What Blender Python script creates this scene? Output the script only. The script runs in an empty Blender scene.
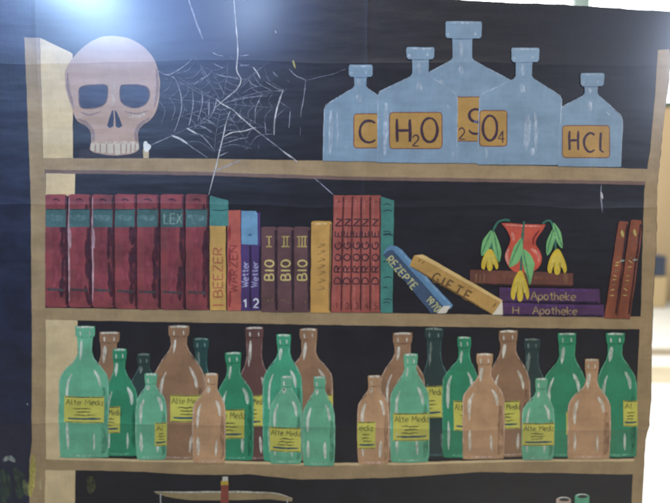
import bpy, bmesh, math, random
from mathutils import Vector, Matrix, Euler, noise
from mathutils.geometry import delaunay_2d_cdt

S = bpy.context.scene
C = S.collection

# ------------------------------------------------------------------ camera
PITCH = math.radians(6.7)
ROLL = math.radians(0.45)
DIST = 1.30
FPX = 600.0                      # focal length in photo pixels (670 wide)
AIM_Z = 1.50
cam_d = bpy.data.cameras.new('camera')
cam = bpy.data.objects.new('camera', cam_d)
C.objects.link(cam)
S.camera = cam
cam.location = (0, -DIST * math.cos(PITCH), AIM_Z + DIST * math.sin(PITCH))
CROT = Euler((math.radians(90) - PITCH, 0, 0)).to_matrix() @ Matrix.Rotation(ROLL, 3, 'Z')
cam.rotation_euler = CROT.to_euler()
cam_d.sensor_width = 36.0
cam_d.lens = 36.0 * FPX / 670.0
cam_d.clip_start = 0.05
cam_d.clip_end = 100
cam_d.dof.use_dof = True
cam_d.dof.focus_distance = 1.05
cam_d.dof.aperture_fstop = 2.5
CLOC = Vector(cam.location)

# ------------------------------------------------------------------ light
W = bpy.data.worlds.new('World')
S.world = W
W.use_nodes = True
bg = W.node_tree.nodes['Background']
bg.inputs[0].default_value = (1.0, 0.96, 0.90, 1)
bg.inputs[1].default_value = 0.10

S.view_settings.view_transform = 'Standard'
S.view_settings.look = 'None'
S.view_settings.exposure = 0.0
S.view_settings.gamma = 1.0


def area(name, loc, target, sx, sy, power, col):
    d = bpy.data.lights.new(name, 'AREA')
    d.shape = 'ELLIPSE'
    d.size = sx
    d.size_y = sy
    d.energy = power
    d.color = col
    o = bpy.data.objects.new(name, d)
    C.objects.link(o)
    o.location = loc
    o.rotation_euler = (Vector(target) - Vector(loc)).to_track_quat('-Z', 'Y').to_euler()
    return o


def unproject(px, py, yplane=0.0):
    d = CROT @ Vector(((px - 335.0) / FPX, -(py - 251.5) / FPX, -1.0))
    t = (yplane - CLOC.y) / d.y
    return CLOC + d * t


def reflected(px, py, t):
    """place a lamp where its mirror image lies on the canvas at that spot"""
    p = unproject(px, py)
    d = (p - CLOC)
    d.y = -d.y
    return p + d.normalized() * t, p


# soft room daylight from behind the photographer
area('room_light', (0.5, -3.0, 5.6), (0, 0, 1.4), 2.4, 1.6, 190, (1.0, 0.92, 0.77))
# added lamps; their sheen on the paint imitates lens glare at the top left
l, p = reflected(82, -14, 1.6)
area('glare_lamp', l, p, 0.34, 0.11, 17, (0.50, 0.76, 1.0))
l, p = reflected(236, -9, 1.6)
area('glare_lamp', l, p, 0.12, 0.07, 2.2, (0.50, 0.70, 1.0))
l, p = reflected(120, -30, 1.62)
area('glare_halo_light', l, p, 1.6, 0.90, 11, (0.18, 0.31, 1.0))  # two nested added lamps spread the imitated glare into a blue haze
l, p = reflected(95, -25, 1.61)
area('glare_halo_light', l, p, 0.78, 0.42, 8.5, (0.18, 0.36, 1.0))
# added lamp in front imitates the window's glow at the top right
l, p = reflected(700, 55, 1.6)
area('side_glare_light', l, p, 0.22, 0.5, 9, (0.62, 0.74, 1.0))
# added overhead lamp standing in for daylight on the floor behind the canvas
area('floor_fill_light', (1.5, 4.0, 4.6), (1.5, 4.0, 0), 6.0, 5.0, 1700, (1.0, 1.0, 0.98))

# ------------------------------------------------------------------ materials
def lin(h):
    h = h.lstrip('#')
    r = []
    for i in (0, 2, 4):
        c = int(h[i:i + 2], 16) / 255.0
        r.append(c / 12.92 if c <= 0.04045 else ((c + 0.055) / 1.055) ** 2.4)
    return r


O0 = Vector((0, 0, 0))           # foot of the canvas: the thing's base
CX = unproject(365, 250).x
CY1 = unproject(335, 63).z
CY2 = unproject(335, 426).z
CY3 = unproject(335, 205).z


def nd(nt, kind, **kw):
    n = nt.nodes.new(kind)
    for k, v in kw.items():
        setattr(n, k, v)
    return n


def math_node(nt, op, a, b=None):
    n = nd(nt, 'ShaderNodeMath', operation=op)
    for i, v in enumerate((a, b)):
        if v is None:
            continue
        if isinstance(v, (int, float)):
            n.inputs[i].default_value = v
        else:
            nt.links.new(v, n.inputs[i])
    return n.outputs[0]


def noise_node(nt, vec, scale, detail=2, rough=0.5, stretch=(1, 1, 1)):
    m = nd(nt, 'ShaderNodeMapping')
    m.inputs['Scale'].default_value = stretch
    nt.links.new(vec, m.inputs[0])
    n = nd(nt, 'ShaderNodeTexNoise')
    n.inputs['Scale'].default_value = scale
    n.inputs['Detail'].default_value = detail
    n.inputs['Roughness'].default_value = rough
    nt.links.new(m.outputs[0], n.inputs['Vector'])
    return n.outputs['Fac']


def make_surface_group():
    g = bpy.data.node_groups.new('canvas_surface', 'ShaderNodeTree')
    g.interface.new_socket('Normal', in_out='OUTPUT', socket_type='NodeSocketVector')
    g.interface.new_socket('Brush', in_out='OUTPUT', socket_type='NodeSocketFloat')
    g.interface.new_socket('Blotch', in_out='OUTPUT', socket_type='NodeSocketFloat')
    g.interface.new_socket('Wear', in_out='OUTPUT', socket_type='NodeSocketFloat')
    out = nd(g, 'NodeGroupOutput')
    tc = nd(g, 'ShaderNodeTexCoord')
    v = tc.outputs['Object']
    sep = nd(g, 'ShaderNodeSeparateXYZ')
    g.links.new(v, sep.inputs[0])
    warp = noise_node(g, v, 2.2, 2)
    warp = math_node(g, 'MULTIPLY', math_node(g, 'SUBTRACT', warp, 0.5), 0.035)
    def crease(co, at, w):
        d = math_node(g, 'ABSOLUTE', math_node(g, 'SUBTRACT', math_node(g, 'ADD', co, warp), at))
        e = math_node(g, 'DIVIDE', d, -w)
        return math_node(g, 'EXPONENT', e)
    X, Z = sep.outputs[0], sep.outputs[2]
    cr = math_node(g, 'ADD', math_node(g, 'MULTIPLY', crease(X, CX, 0.006), 0.35), crease(Z, CY2, 0.011))
    cr = math_node(g, 'ADD', cr, math_node(g, 'MULTIPLY', crease(Z, CY1, 0.010), 0.4))
    cr = math_node(g, 'ADD', cr, math_node(g, 'MULTIPLY', crease(Z, CY3, 0.014), 0.6))
    cr = math_node(g, 'ADD', cr, math_node(g, 'MULTIPLY', crease(X, -0.62, 0.012), 0.5))
    folds = noise_node(g, v, 7.0, 3, 0.45, (0.35, 1, 1.6))
    brush = noise_node(g, v, 95, 4, 0.62, (1.6, 1, 0.35))
    brush2 = noise_node(g, v, 70, 3, 0.6, (0.3, 1, 1.5))
    br = math_node(g, 'MULTIPLY', math_node(g, 'ADD', brush, brush2), 0.5)
    grain = noise_node(g, v, 420, 2, 0.6)
    br = math_node(g, 'ADD', br, math_node(g, 'MULTIPLY', math_node(g, 'SUBTRACT', grain, 0.5), 0.5))
    blotch = noise_node(g, v, 17, 4, 0.6)
    weave = noise_node(g, v, 620, 1)
    h = math_node(g, 'MULTIPLY', cr, 0.0022)
    h = math_node(g, 'ADD', h, math_node(g, 'MULTIPLY', folds, 0.006))
    h = math_node(g, 'ADD', h, math_node(g, 'MULTIPLY', br, 0.0004))
    h = math_node(g, 'ADD', h, math_node(g, 'MULTIPLY', weave, 0.00007))
    b = nd(g, 'ShaderNodeBump')
    b.inputs['Strength'].default_value = 1.0
    b.inputs['Distance'].default_value = 1.0
    g.links.new(h, b.inputs['Height'])
    wear = noise_node(g, v, 85, 3, 0.6, (1.5, 1, 0.5))
    g.links.new(b.outputs[0], out.inputs['Normal'])
    g.links.new(br, out.inputs['Brush'])
    g.links.new(blotch, out.inputs['Blotch'])
    g.links.new(wear, out.inputs['Wear'])
    return g


SURF = make_surface_group()
MATS = {}


def paint(hexcol, var=0.16, blot=0.22, dry=0.0, second=None, rough=0.46):
    """brushed poster paint on canvas; dry = share of the stroke that skips the cloth"""
    key = (hexcol, var, blot, dry, second, rough)
    if key in MATS:
        return MATS[key]
    m = bpy.data.materials.new('paint_' + hexcol.lstrip('#') + ('_dry' if dry else ''))
    m.use_nodes = True
    nt = m.node_tree
    p = nt.nodes['Principled BSDF']
    g = nd(nt, 'ShaderNodeGroup')
    g.node_tree = SURF
    base = lin(hexcol)
    k = 1.0
    lo = [c * (1 - blot) for c in base]
    hi = [min(1, c * (1 + blot)) for c in base]
    if second:
        lo = lin(second)
    mx = nd(nt, 'ShaderNodeMix', data_type='RGBA')
    rmp = nd(nt, 'ShaderNodeMapRange')
    rmp.inputs[1].default_value = 0.36
    rmp.inputs[2].default_value = 0.62
    nt.links.new(g.outputs['Blotch'], rmp.inputs[0])
    nt.links.new(rmp.outputs[0], mx.inputs['Factor'])
    mx.inputs['A'].default_value = (*lo, 1)
    mx.inputs['B'].default_value = (*hi, 1)
    hs = nd(nt, 'ShaderNodeHueSaturation')
    v = nd(nt, 'ShaderNodeMapRange')
    v.inputs[1].default_value = 0.3
    v.inputs[2].default_value = 0.7
    v.inputs[3].default_value = 1 - var
    v.inputs[4].default_value = 1 + var
    nt.links.new(g.outputs['Brush'], v.inputs[0])
    nt.links.new(v.outputs[0], hs.inputs['Value'])
    nt.links.new(mx.outputs['Result'], hs.inputs['Color'])
    nt.links.new(hs.outputs[0], p.inputs['Base Color'])
    p.inputs['Roughness'].default_value = rough
    p.inputs['Specular IOR Level'].default_value = 0.5
    p.inputs['Coat Weight'].default_value = 1.0
    p.inputs['Coat Roughness'].default_value = 0.22
    nt.links.new(g.outputs['Normal'], p.inputs['Normal'])
    if dry:
        a = nd(nt, 'ShaderNodeMapRange')
        a.inputs[1].default_value = dry - 0.26
        a.inputs[2].default_value = dry + 0.22
        nt.links.new(g.outputs['Wear'], a.inputs[0])
        nt.links.new(a.outputs[0], p.inputs['Alpha'])
    MATS[key] = m
    return m


# ------------------------------------------------------------------ painted parts
LAY = 0.00010                    # thickness of one coat of paint
STEP = 5.0


def sag(x, z):
    """how far the hanging cloth bellies out of its plane (towards the viewer)"""
    s = 0.0035 * math.sin(x * 9.5 + 0.7) * (0.5 + 0.5 * math.sin(z * 3.1))
    s += 0.0025 * math.sin(x * 5.1 - z * 6.3 + 1.1)
    s += 0.0030 * math.exp(-((z - CY2) / 0.05) ** 2)
    s += 0.0007 * math.exp(-((z - CY1) / 0.05) ** 2)
    return s


def wob(px, py, a=0.45):
    v = noise.noise_vector(Vector((px * 0.11, py * 0.11, 3.3)))
    return px + a * v.x, py + a * v.y


def on_canvas(px, py, lay):
    p = unproject(px, py)
    return Vector((p.x, -sag(p.x, p.z) - lay * LAY, p.z)) - O0


def catmull(pts, closed=True, n=6):
    out = []
    N = len(pts)
    rng = range(N) if closed else range(N - 1)
    for i in rng:
        if closed:
            p0, p1, p2, p3 = pts[i - 1], pts[i], pts[(i + 1) % N], pts[(i + 2) % N]
        else:
            p0, p1, p2, p3 = pts[max(i - 1, 0)], pts[i], pts[i + 1], pts[min(i + 2, N - 1)]
        for k in range(n):
            t = k / n
            t2, t3 = t * t, t * t * t
            out.append(tuple(0.5 * (2 * b + (c - a) * t + (2 * a - 5 * b + 4 * c - d) * t2 + (3 * b - a - 3 * c + d) * t3)
                             for a, b, c, d in zip(p0, p1, p2, p3)))
    if not closed:
        out.append(pts[-1])
    return out


def resample(pts, closed, step=STEP):
    out = []
    N = len(pts)
    for i in range(N if closed else N - 1):
        a, b = pts[i], pts[(i + 1) % N]
        L = math.hypot(b[0] - a[0], b[1] - a[1])
        k = max(1, int(math.ceil(L / step)))
        for j in range(k):
            t = j / k
            out.append((a[0] + (b[0] - a[0]) * t, a[1] + (b[1] - a[1]) * t))
    if not closed:
        out.append(pts[-1])
    return out


def inside(p, poly):
    x, y = p
    r = False
    j = len(poly) - 1
    for i in range(len(poly)):
        xi, yi = poly[i]
        xj, yj = poly[j]
        if (yi > y) != (yj > y) and x < (xj - xi) * (y - yi) / (yj - yi) + xi:
            r = not r
        j = i
    return r


class Part:
    """collects coats of paint (filled outlines and brush strokes) into ONE mesh"""
    def __init__(self, lay=0.0):
        self.v, self.f, self.fm, self.m = [], [], [], []
        self.base = lay
        self.bump = 0

    def mi(self, mat):
        if mat not in self.m:
            self.m.append(mat)
        return self.m.index(mat)

    def _lay(self, lay):
        self.bump += 1
        return self.base + lay + (self.bump % 40) * 0.02

    def fill(self, pts, mat, lay=0.0, smooth=False, step=STEP, w=0.45):
        if smooth:
            pts = catmull(pts)
        pts = resample(pts, True, step)
        pts = [wob(x, y, w) for x, y in pts]
        clean = [pts[0]]
        for q in pts[1:]:
            if math.hypot(q[0] - clean[-1][0], q[1] - clean[-1][1]) > 0.12:
                clean.append(q)
        if math.hypot(clean[0][0] - clean[-1][0], clean[0][1] - clean[-1][1]) < 0.12:
            clean.pop()
        pts = clean
        n = len(pts)
        xs = [p[0] for p in pts]
        ys = [p[1] for p in pts]
        extra = []
        y = math.floor(min(ys) / step) * step
        while y < max(ys):
            x = math.floor(min(xs) / step) * step
            while x < max(xs):
                if inside((x, y), pts):
                    extra.append((x + 0.013 * (y % 7), y + 0.011 * (x % 5)))
                x += step
            y += step
        vs, es, fs, *_ = delaunay_2d_cdt([Vector(p) for p in pts + extra], [(i, (i + 1) % n) for i in range(n)], [], 1, 1e-4)
        if not fs:
            return self
        L = self._lay(lay)
        o = len(self.v)
        k = self.mi(mat)
        self.v += [on_canvas(q[0], q[1], L) for q in vs]
        for f in fs:
            a, b, c = [vs[i] for i in f[:3]]
            cr = (b[0] - a[0]) * (c[1] - a[1]) - (b[1] - a[1]) * (c[0] - a[0])
            f = list(f) if cr < 0 else list(f)[::-1]
            self.f.append([o + i for i in f])
            self.fm.append(k)
        return self

    def thicken(self, t):
        """give the cloth a back and a cut edge of its own"""
        n = len(self.v)
        cnt = {}
        for f in self.f:
            for i in range(len(f)):
                a, b = f[i], f[(i + 1) % len(f)]
                cnt[(a, b)] = 1
        rim = [e for e in cnt if (e[1], e[0]) not in cnt]
        faces = [f[:] for f in self.f]
        self.v += [q + Vector((0, t, 0)) for q in self.v[:n]]
        self.f += [[n + i for i in f[::-1]] for f in faces]
        self.fm += self.fm[:len(faces)]
        for a, b in rim:
            o = len(self.v)
            self.v += [self.v[a].copy(), self.v[b].copy(), self.v[a] + Vector((0, t, 0)), self.v[b] + Vector((0, t, 0))]
            self.f.append([o + 1, o, o + 2, o + 3])
            self.fm.append(0)

    def stroke(self, pts, width, mat, lay=0.5, taper=(0.35, 0.35), smooth=True, w=0.3):
        if smooth and len(pts) > 2:
            pts = catmull(pts, False, 5)
        pts = resample(pts, False, 3.0)
        pts = [wob(x, y, w) for x, y in pts]
        n = len(pts)
        if n < 2:
            return self
        L = self._lay(lay)
        o = len(self.v)
        k = self.mi(mat)
        for i, (x, y) in enumerate(pts):
            a = pts[max(i - 1, 0)]
            b = pts[min(i + 1, n - 1)]
            dx, dy = b[0] - a[0], b[1] - a[1]
            l = math.hypot(dx, dy) or 1
            t = i / (n - 1)
            ww = width * 0.5 * (1 + 0.28 * noise.noise(Vector((x * 0.21, y * 0.21, 7.7))))
            if t < 0.25:
                ww *= taper[0] + (1 - taper[0]) * t / 0.25
            if t > 0.75:
                ww *= taper[1] + (1 - taper[1]) * (1 - t) / 0.25
            nx, ny = -dy / l * ww, dx / l * ww
            self.v.append(on_canvas(x + nx, y + ny, L))
            self.v.append(on_canvas(x - nx, y - ny, L))
        for i in range(n - 1):
            q = o + 2 * i
            self.f.append([q, q + 1, q + 3, q + 2])
            self.fm.append(k)
        return self

    def text(self, s, at, h, width, mat, lay=0.6, ang=0.0, sx=0.62, gap=0.24):
        """hand lettering; at = left end of the base line, ang turns it (degrees, clockwise in the photo)"""
        ca, sa = math.cos(math.radians(ang)), math.sin(math.radians(ang))
        x = 0.0
        for ch in s:
            if ch == ' ':
                x += h * sx * 0.7
                continue
            g, adv = GLYPH[ch]
            for line in g:
                pts = []
                for u, v in line:
                    lx, ly = x + u * h * sx, -v * h
                    pts.append((at[0] + lx * ca - ly * sa, at[1] + lx * sa + ly * ca))
                self.stroke(pts, width, mat, lay, (0.8, 0.7), smooth=False, w=0.5)
            x += h * (sx * adv + gap)
        return self

    def build(self, name, parent, label=None):
        me = bpy.data.meshes.new(name)
        me.from_pydata([tuple(q) for q in self.v], [], self.f)
        for m in self.m:
            me.materials.append(m)
        me.polygons.foreach_set('material_index', self.fm)
        me.polygons.foreach_set('use_smooth', [True] * len(self.f))
        me.update()
        o = bpy.data.objects.new(name, me)
        C.objects.link(o)
        o.parent = parent
        if label:
            o['label'] = label
        return o


def arc(cx, cy, rx, ry, a0, a1, n=12):
    return [(cx + rx * math.cos(math.radians(a0 + (a1 - a0) * i / n)), cy + ry * math.sin(math.radians(a0 + (a1 - a0) * i / n))) for i in range(n + 1)]


GLYPH = {
    'A': ([[(0, 0), (.5, 1), (1, 0)], [(.2, .38), (.8, .38)]], 1),
    'B': ([[(0, 0), (0, 1)], [(0, 1)] + arc(.4, .76, .45, .24, 90, -90) + [(0, .52)], arc(.45, .26, .5, .26, 90, -90) + [(0, 0)]], 1),
    'C': ([arc(.55, .5, .55, .5, 50, 310)], 1),
    'D': ([[(0, 0), (0, 1)], [(0, 1)] + arc(.3, .5, .65, .5, 90, -90) + [(0, 0)]], 1),
    'E': ([[(.9, 1), (0, 1), (0, 0), (.9, 0)], [(0, .52), (.75, .52)]], .9),
    'F': ([[(.9, 1), (0, 1), (0, 0)], [(0, .52), (.7, .52)]], .9),
    'G': ([arc(.55, .5, .55, .5, 45, 330) + [(1.02, .45), (.6, .45)]], 1.05),
    'H': ([[(0, 0), (0, 1)], [(1, 0), (1, 1)], [(0, .5), (1, .5)]], 1),
    'I': ([[(0, 0), (0, 1)]], .1),
    'i': ([[(0, 0), (0, .55)], [(0, .75), (0, .85)]], .1),
    'L': ([[(0, 1), (0, 0), (.8, 0)]], .85),
    'M': ([[(0, 0), (.1, 1), (.55, .3), (1, 1), (1.1, 0)]], 1.1),
    'N': ([[(0, 0), (0, 1), (1, 0), (1, 1)]], 1),
    'O': ([arc(.5, .5, .5, .5, 90, 450, 18)], 1),
    'P': ([[(0, 0), (0, 1)], [(0, 1)] + arc(.4, .74, .5, .26, 90, -90) + [(0, .48)]], .9),
    'R': ([[(0, 0), (0, 1)], [(0, 1)] + arc(.4, .74, .5, .26, 90, -90) + [(0, .48)], [(.3, .48), (.95, 0)]], .95),
    'S': ([arc(.5, .75, .42, .25, 20, 270) + arc(.5, .25, .45, .25, 90, -160)], 1),
    'T': ([[(0, 1), (1, 1)], [(.5, 1), (.5, 0)]], 1),
    'W': ([[(0, 1), (.28, 0), (.55, .8), (.85, 0), (1.1, 1)]], 1.1),
    'X': ([[(0, 0), (.9, 1)], [(0, 1), (.9, 0)]], .9),
    'Z': ([[(0, 1), (.9, 1), (0, 0), (.95, 0)]], .95),
    'l': ([[(.1, 1), (.08, .12), (.35, 0)]], .35),
    'e': ([[(.08, .3), (.75, .33)] + arc(.42, .3, .38, .3, 10, 310)], .8),
    't': ([[(.3, .9), (.3, .08), (.55, 0)], [(0, .62), (.62, .62)]], .6),
    'r': ([[(0, 0), (0, .6)], [(0, .38), (.25, .58), (.5, .55)]], .5),
    'p': ([[(0, -.3), (0, .6)], arc(.33, .3, .33, .3, 120, -160)], .72),
    'o': ([arc(.35, .3, .35, .3, 90, 450)], .75),
    'h': ([[(0, 0), (0, 1)], [(0, .4), (.3, .58), (.58, .4), (.58, 0)]], .65),
    'k': ([[(0, 0), (0, 1)], [(.6, .62), (0, .28), (.62, 0)]], .65),
    'd': ([arc(.33, .3, .33, .3, 40, 340), [(.66, 1), (.66, 0)]], .75),
    'z': ([[(0, .58), (.6, .58), (0, 0), (.65, 0)]], .65),
    'n': ([[(0, 0), (0, .6)], [(0, .4), (.3, .58), (.55, .4), (.55, 0)]], .6),
    '0': ([arc(.45, .5, .42, .5, 90, 450, 16)], .9),
    '1': ([[(0, .7), (.4, 1), (.4, 0)]], .5),
    '2': ([arc(.45, .7, .42, .3, 170, -30) + [(0, 0), (.95, 0)]], .95),
    '3': ([arc(.4, .75, .4, .25, 150, -80), arc(.4, .26, .45, .27, 80, -150)], .9),
    '4': ([[(.65, 0), (.65, 1), (0, .32), (.95, .32)]], .95),
    '5': ([[(.8, 1), (.1, 1), (.05, .55)] + arc(.4, .3, .42, .3, 120, -150)], .85),
    '7': ([[(0, 1), (.85, 1), (.3, 0)]], .85),
    '9': ([arc(.42, .7, .38, .3, 0, 350) + [(.8, .7), (.6, 0)]], .85),
}

random.seed(11)

# ------------------------------------------------------------------ setting behind
def box_mesh(bm, x0, x1, y0, y1, z0, z1, bev=0.0):
    r = bmesh.ops.create_cube(bm, size=1.0)
    for v in r['verts']:
        v.co = Vector(((x0 + x1) / 2 + v.co.x * (x1 - x0), (y0 + y1) / 2 + v.co.y * (y1 - y0), (z0 + z1) / 2 + v.co.z * (z1 - z0)))
    if bev:
        es = list({e for v in r['verts'] for e in v.link_edges})
        bmesh.ops.bevel(bm, geom=es, offset=bev, segments=2, affect='EDGES')


def plain(name, hexcol, rough=0.6, scale=6.0, amt=0.12, emit=0.0):
    m = bpy.data.materials.new(name)
    m.use_nodes = True
    nt = m.node_tree
    p = nt.nodes['Principled BSDF']
    tc = nd(nt, 'ShaderNodeTexCoord')
    n = noise_node(nt, tc.outputs['Object'], scale, 4, 0.6, (1, 1, 0.3))
    mx = nd(nt, 'ShaderNodeMix', data_type='RGBA')
    b = lin(hexcol)
    mx.inputs['A'].default_value = (*[c * (1 - amt) for c in b], 1)
    mx.inputs['B'].default_value = (*[min(1, c * (1 + amt)) for c in b], 1)
    nt.links.new(n, mx.inputs['Factor'])
    nt.links.new(mx.outputs['Result'], p.inputs['Base Color'])
    p.inputs['Roughness'].default_value = rough
    if emit:
        p.inputs['Emission Color'].default_value = (0.95, 0.98, 1, 1)
        p.inputs['Emission Strength'].default_value = emit
    return m


def solid(name, bm, mat, parent=None, loc=(0, 0, 0)):
    me = bpy.data.meshes.new(name)
    bm.to_mesh(me)
    bm.free()
    me.materials.append(mat)
    o = bpy.data.objects.new(name, me)
    C.objects.link(o)
    o.location = loc
    if parent:
        o.parent = parent
    return o


M_floor = plain('pale_floor', '86847E', 0.45, 3.0, 0.10)
M_wall = plain('beige_wall', '7E6C50', 0.7, 4.0, 0.10)
M_frame = plain('window_frame_paint', '2E403A', 0.4, 8.0, 0.05)
M_pane = plain('bright_daylight_pane', 'FFFFFF', 0.2, 5.0, 0.0, 2.2)
M_dark = plain('dark_panel_paint', '2A303C', 0.4, 6.0, 0.15)
M_ledge = plain('ledge_paint', '8A7858', 0.5, 6.0, 0.1)

bm = bmesh.new()
bmesh.ops.create_grid(bm, x_segments=20, y_segments=20, size=12)
o = solid('floor', bm, M_floor)
o['kind'] = 'structure'
WY = 7.0
# streaks of reflection on the bright floor, laid on as beige bands
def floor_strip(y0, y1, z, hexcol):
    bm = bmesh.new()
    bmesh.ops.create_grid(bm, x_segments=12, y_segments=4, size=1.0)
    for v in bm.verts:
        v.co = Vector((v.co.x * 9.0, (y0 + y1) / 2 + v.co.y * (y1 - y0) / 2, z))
    o = solid('floor_reflection', bm, plain('floor_reflection_paint', hexcol, 0.4, 1.6, 0.35))
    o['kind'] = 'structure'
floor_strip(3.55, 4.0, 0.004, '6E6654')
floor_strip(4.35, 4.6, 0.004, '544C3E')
zw = unproject(660, 106, WY).z
bm = bmesh.new()
box_mesh(bm, -9, 9, WY, WY + 0.2, 0.0, zw)
box_mesh(bm, -9, 9, WY, WY + 0.2, zw + 2.4, zw + 3.2)
o = solid('wall', bm, M_wall)
o['kind'] = 'structure'

def empty(name, loc, label, cat):
    e = bpy.data.objects.new(name, None)
    C.objects.link(e)
    e.location = loc
    e.empty_display_size = 0.1
    e['label'] = label
    e['category'] = cat
    return e

win = empty('window', (0, WY, zw), 'overexposed white window with a grey-green mullion, seen above and beside the painted canvas', 'window')
xm0, xm1 = unproject(573, 3, WY).x, unproject(590, 3, WY).x
mull = [xm0 - 3.3, xm0 - 6.6, xm0, xm0 + 3.3]
bm = bmesh.new()
box_mesh(bm, -9, 9, -0.02, 0.12, 0.0, 0.06)
box_mesh(bm, -9, 9, -0.02, 0.12, 2.34, 2.4)
for x in mull:
    box_mesh(bm, x, x + (xm1 - xm0), -0.023, 0.117, 0.06, 2.34)
solid('frame', bm, M_frame, win)
xs = sorted(mull)
edges = [-9] + xs + [9]
for i in range(len(edges) - 1):
    a = edges[i] + (0 if i == 0 else xm1 - xm0)
    b = edges[i + 1]
    bm = bmesh.new()
    box_mesh(bm, a, b, 0.05, 0.07, 0.06, 2.34)
    solid('pane', bm, M_pane, win)

z0, z1, z2 = 0.0, unproject(662, 277, WY - 0.4).z, unproject(662, 256, WY - 0.4).z
pan = empty('low_cabinet', (2.8, WY - 0.2, 0), 'low dark cabinet on a beige base, far behind the right edge of the canvas', 'cabinet')
bm = bmesh.new()
box_mesh(bm, -1.6, 1.6, -0.2, 0.19, z1 + 0.003, z2, 0.01)
solid('cabinet_front', bm, M_dark, pan)
bm = bmesh.new()
box_mesh(bm, -1.62, 1.62, -0.22, 0.19, 0.0, z1, 0.01)
solid('base', bm, M_ledge, pan)

# ------------------------------------------------------------------ the painted canvas
BK = empty('painted_canvas', O0, 'large dark hanging canvas painted with cupboard shelves of bottles, books and a skull', 'painted backdrop')

BLACK = paint('100E15', 0.25, 0.3)
NAVY = paint('161A2C', 0.25, 0.3)
TAN = paint('937A54', 0.10, 0.12)
TANU = paint('6C5345', 0.10, 0.15)
CREAM = paint('C2A878', 0.08, 0.10)
WHITE = paint('D8D2C4', 0.10, 0.10, dry=0.44)
WHITES = paint('D0CEC4', 0.10, 0.10, dry=0.36)
WEB = paint('A0A0A6', 0.15, 0.15, dry=0.46)
WEBS = paint('BDB9B0', 0.12, 0.12, dry=0.36)
WEBF = paint('80808A', 0.15, 0.15, dry=0.50)
DKDRY = paint('1F1726', 0.2, 0.2, dry=0.48)

redge = [(673, 40), (671.5, 60), (669.6, 80), (666, 106), (662, 140), (657.2, 188), (655.6, 250), (652.5, 300), (651.5, 360), (651, 400), (648.8, 425), (645.5, 440), (642.5, 503), (639, 560), (632, 760)]
top = [(-160, -30), (0, -21), (200, -12), (300, -7.5), (440, -1.5), (474, 1.0), (500, 2.2), (530, 3.2), (560, 4.0), (600, 6.5), (640, 9.5), (674, 11.5)]
p = Part(0)
p.fill(top + redge + [(300, 765), (-150, 770)], BLACK, step=8, w=0.9)
p.thicken(0.0016)
cv = p.build('canvas', BK)

# ground of the painting: navy outside of the cupboard
p = Part(1)
p.fill([(-158, -28), (33, -18), (31, 37), (35, 155), (37, 200), (38, 325), (38, 440), (36, 460), (35, 503), (32, 640), (26, 700), (-148, 768)], NAVY, step=8)
g = paint('3C4A3A', 0.25, 0.3, dry=0.47)
p.stroke([(2, 470), (6, 485), (3, 503)], 12, g, 0.5)
p.stroke([(14, 468), (20, 482), (19, 500)], 10, g, 0.5)
p.stroke([(24, 480), (27, 496)], 6, paint('6B6F48', 0.2, 0.2, dry=0.46), 0.6)
p.stroke([(3, 461), (9, 458), (15, 462)], 5, paint('8A8E80', 0.2, 0.2, dry=0.45), 0.8)
p.stroke([(27.5, 403), (28.6, 404.5)], 1.6, WHITES, 0.8)
p.build('painted_ground', BK, 'navy painted ground left of the cupboard with faint green smears at its foot')

# cupboard
p = Part(2)
p.fill([(24, 37), (39.5, 38), (43, 158), (45.5, 175), (45.8, 200), (46, 325), (46, 455), (44.5, 503), (42, 640), (27, 640), (29, 503), (29.5, 460), (32.4, 440), (32.4, 325), (31, 200), (29, 155)], TAN)
p.stroke([(33, 455), (32, 478), (30, 497)], 6, paint('B0A24E', 0.15, 0.2, dry=0.40), 0.5)
p.stroke([(37, 470), (40, 490)], 4, paint('A89468', 0.15, 0.2, dry=0.45), 0.5)
p.build('painted_upright', BK, 'tan painted left upright of the cupboard')

p = Part(2)
p.fill([(658, 50), (669.5, 49), (671, 62), (669, 80), (665.6, 106), (661.6, 140), (656.8, 188), (655.2, 250), (652.1, 300), (651.1, 360), (650.6, 400), (648.4, 425), (645.1, 440), (642.1, 503), (638, 560), (634, 640), (623, 640), (631.5, 503), (634, 455), (636.5, 400), (639, 330), (640.5, 310), (641.5, 260), (644, 190), (647, 168), (650, 150), (655, 100)], TAN)
p.build('painted_upright', BK, 'tan painted right upright along the cut edge of the canvas')

for pts, lb in (([(39.7, 38), (45, 40), (70, 52), (72.5, 54), (73, 158), (43.2, 158)], 'cream inner side of the cupboard beside the skull'),
                ([(46, 170), (75.5, 172), (75, 196), (46, 196)], 'cream inner side of the cupboard above the red books'),
                ([(46.2, 319), (78, 320), (78, 459), (46.2, 459)], 'cream inner side of the cupboard behind the big pale green bottle'),
                ([(45, 470), (75, 470.5), (75, 503), (74, 640), (43, 640)], 'cream inner side of the cupboard under the bottom shelf')):
    p = Part(2)
    p.fill(pts, CREAM)
    p.build('painted_side_panel', BK, lb)

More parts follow.
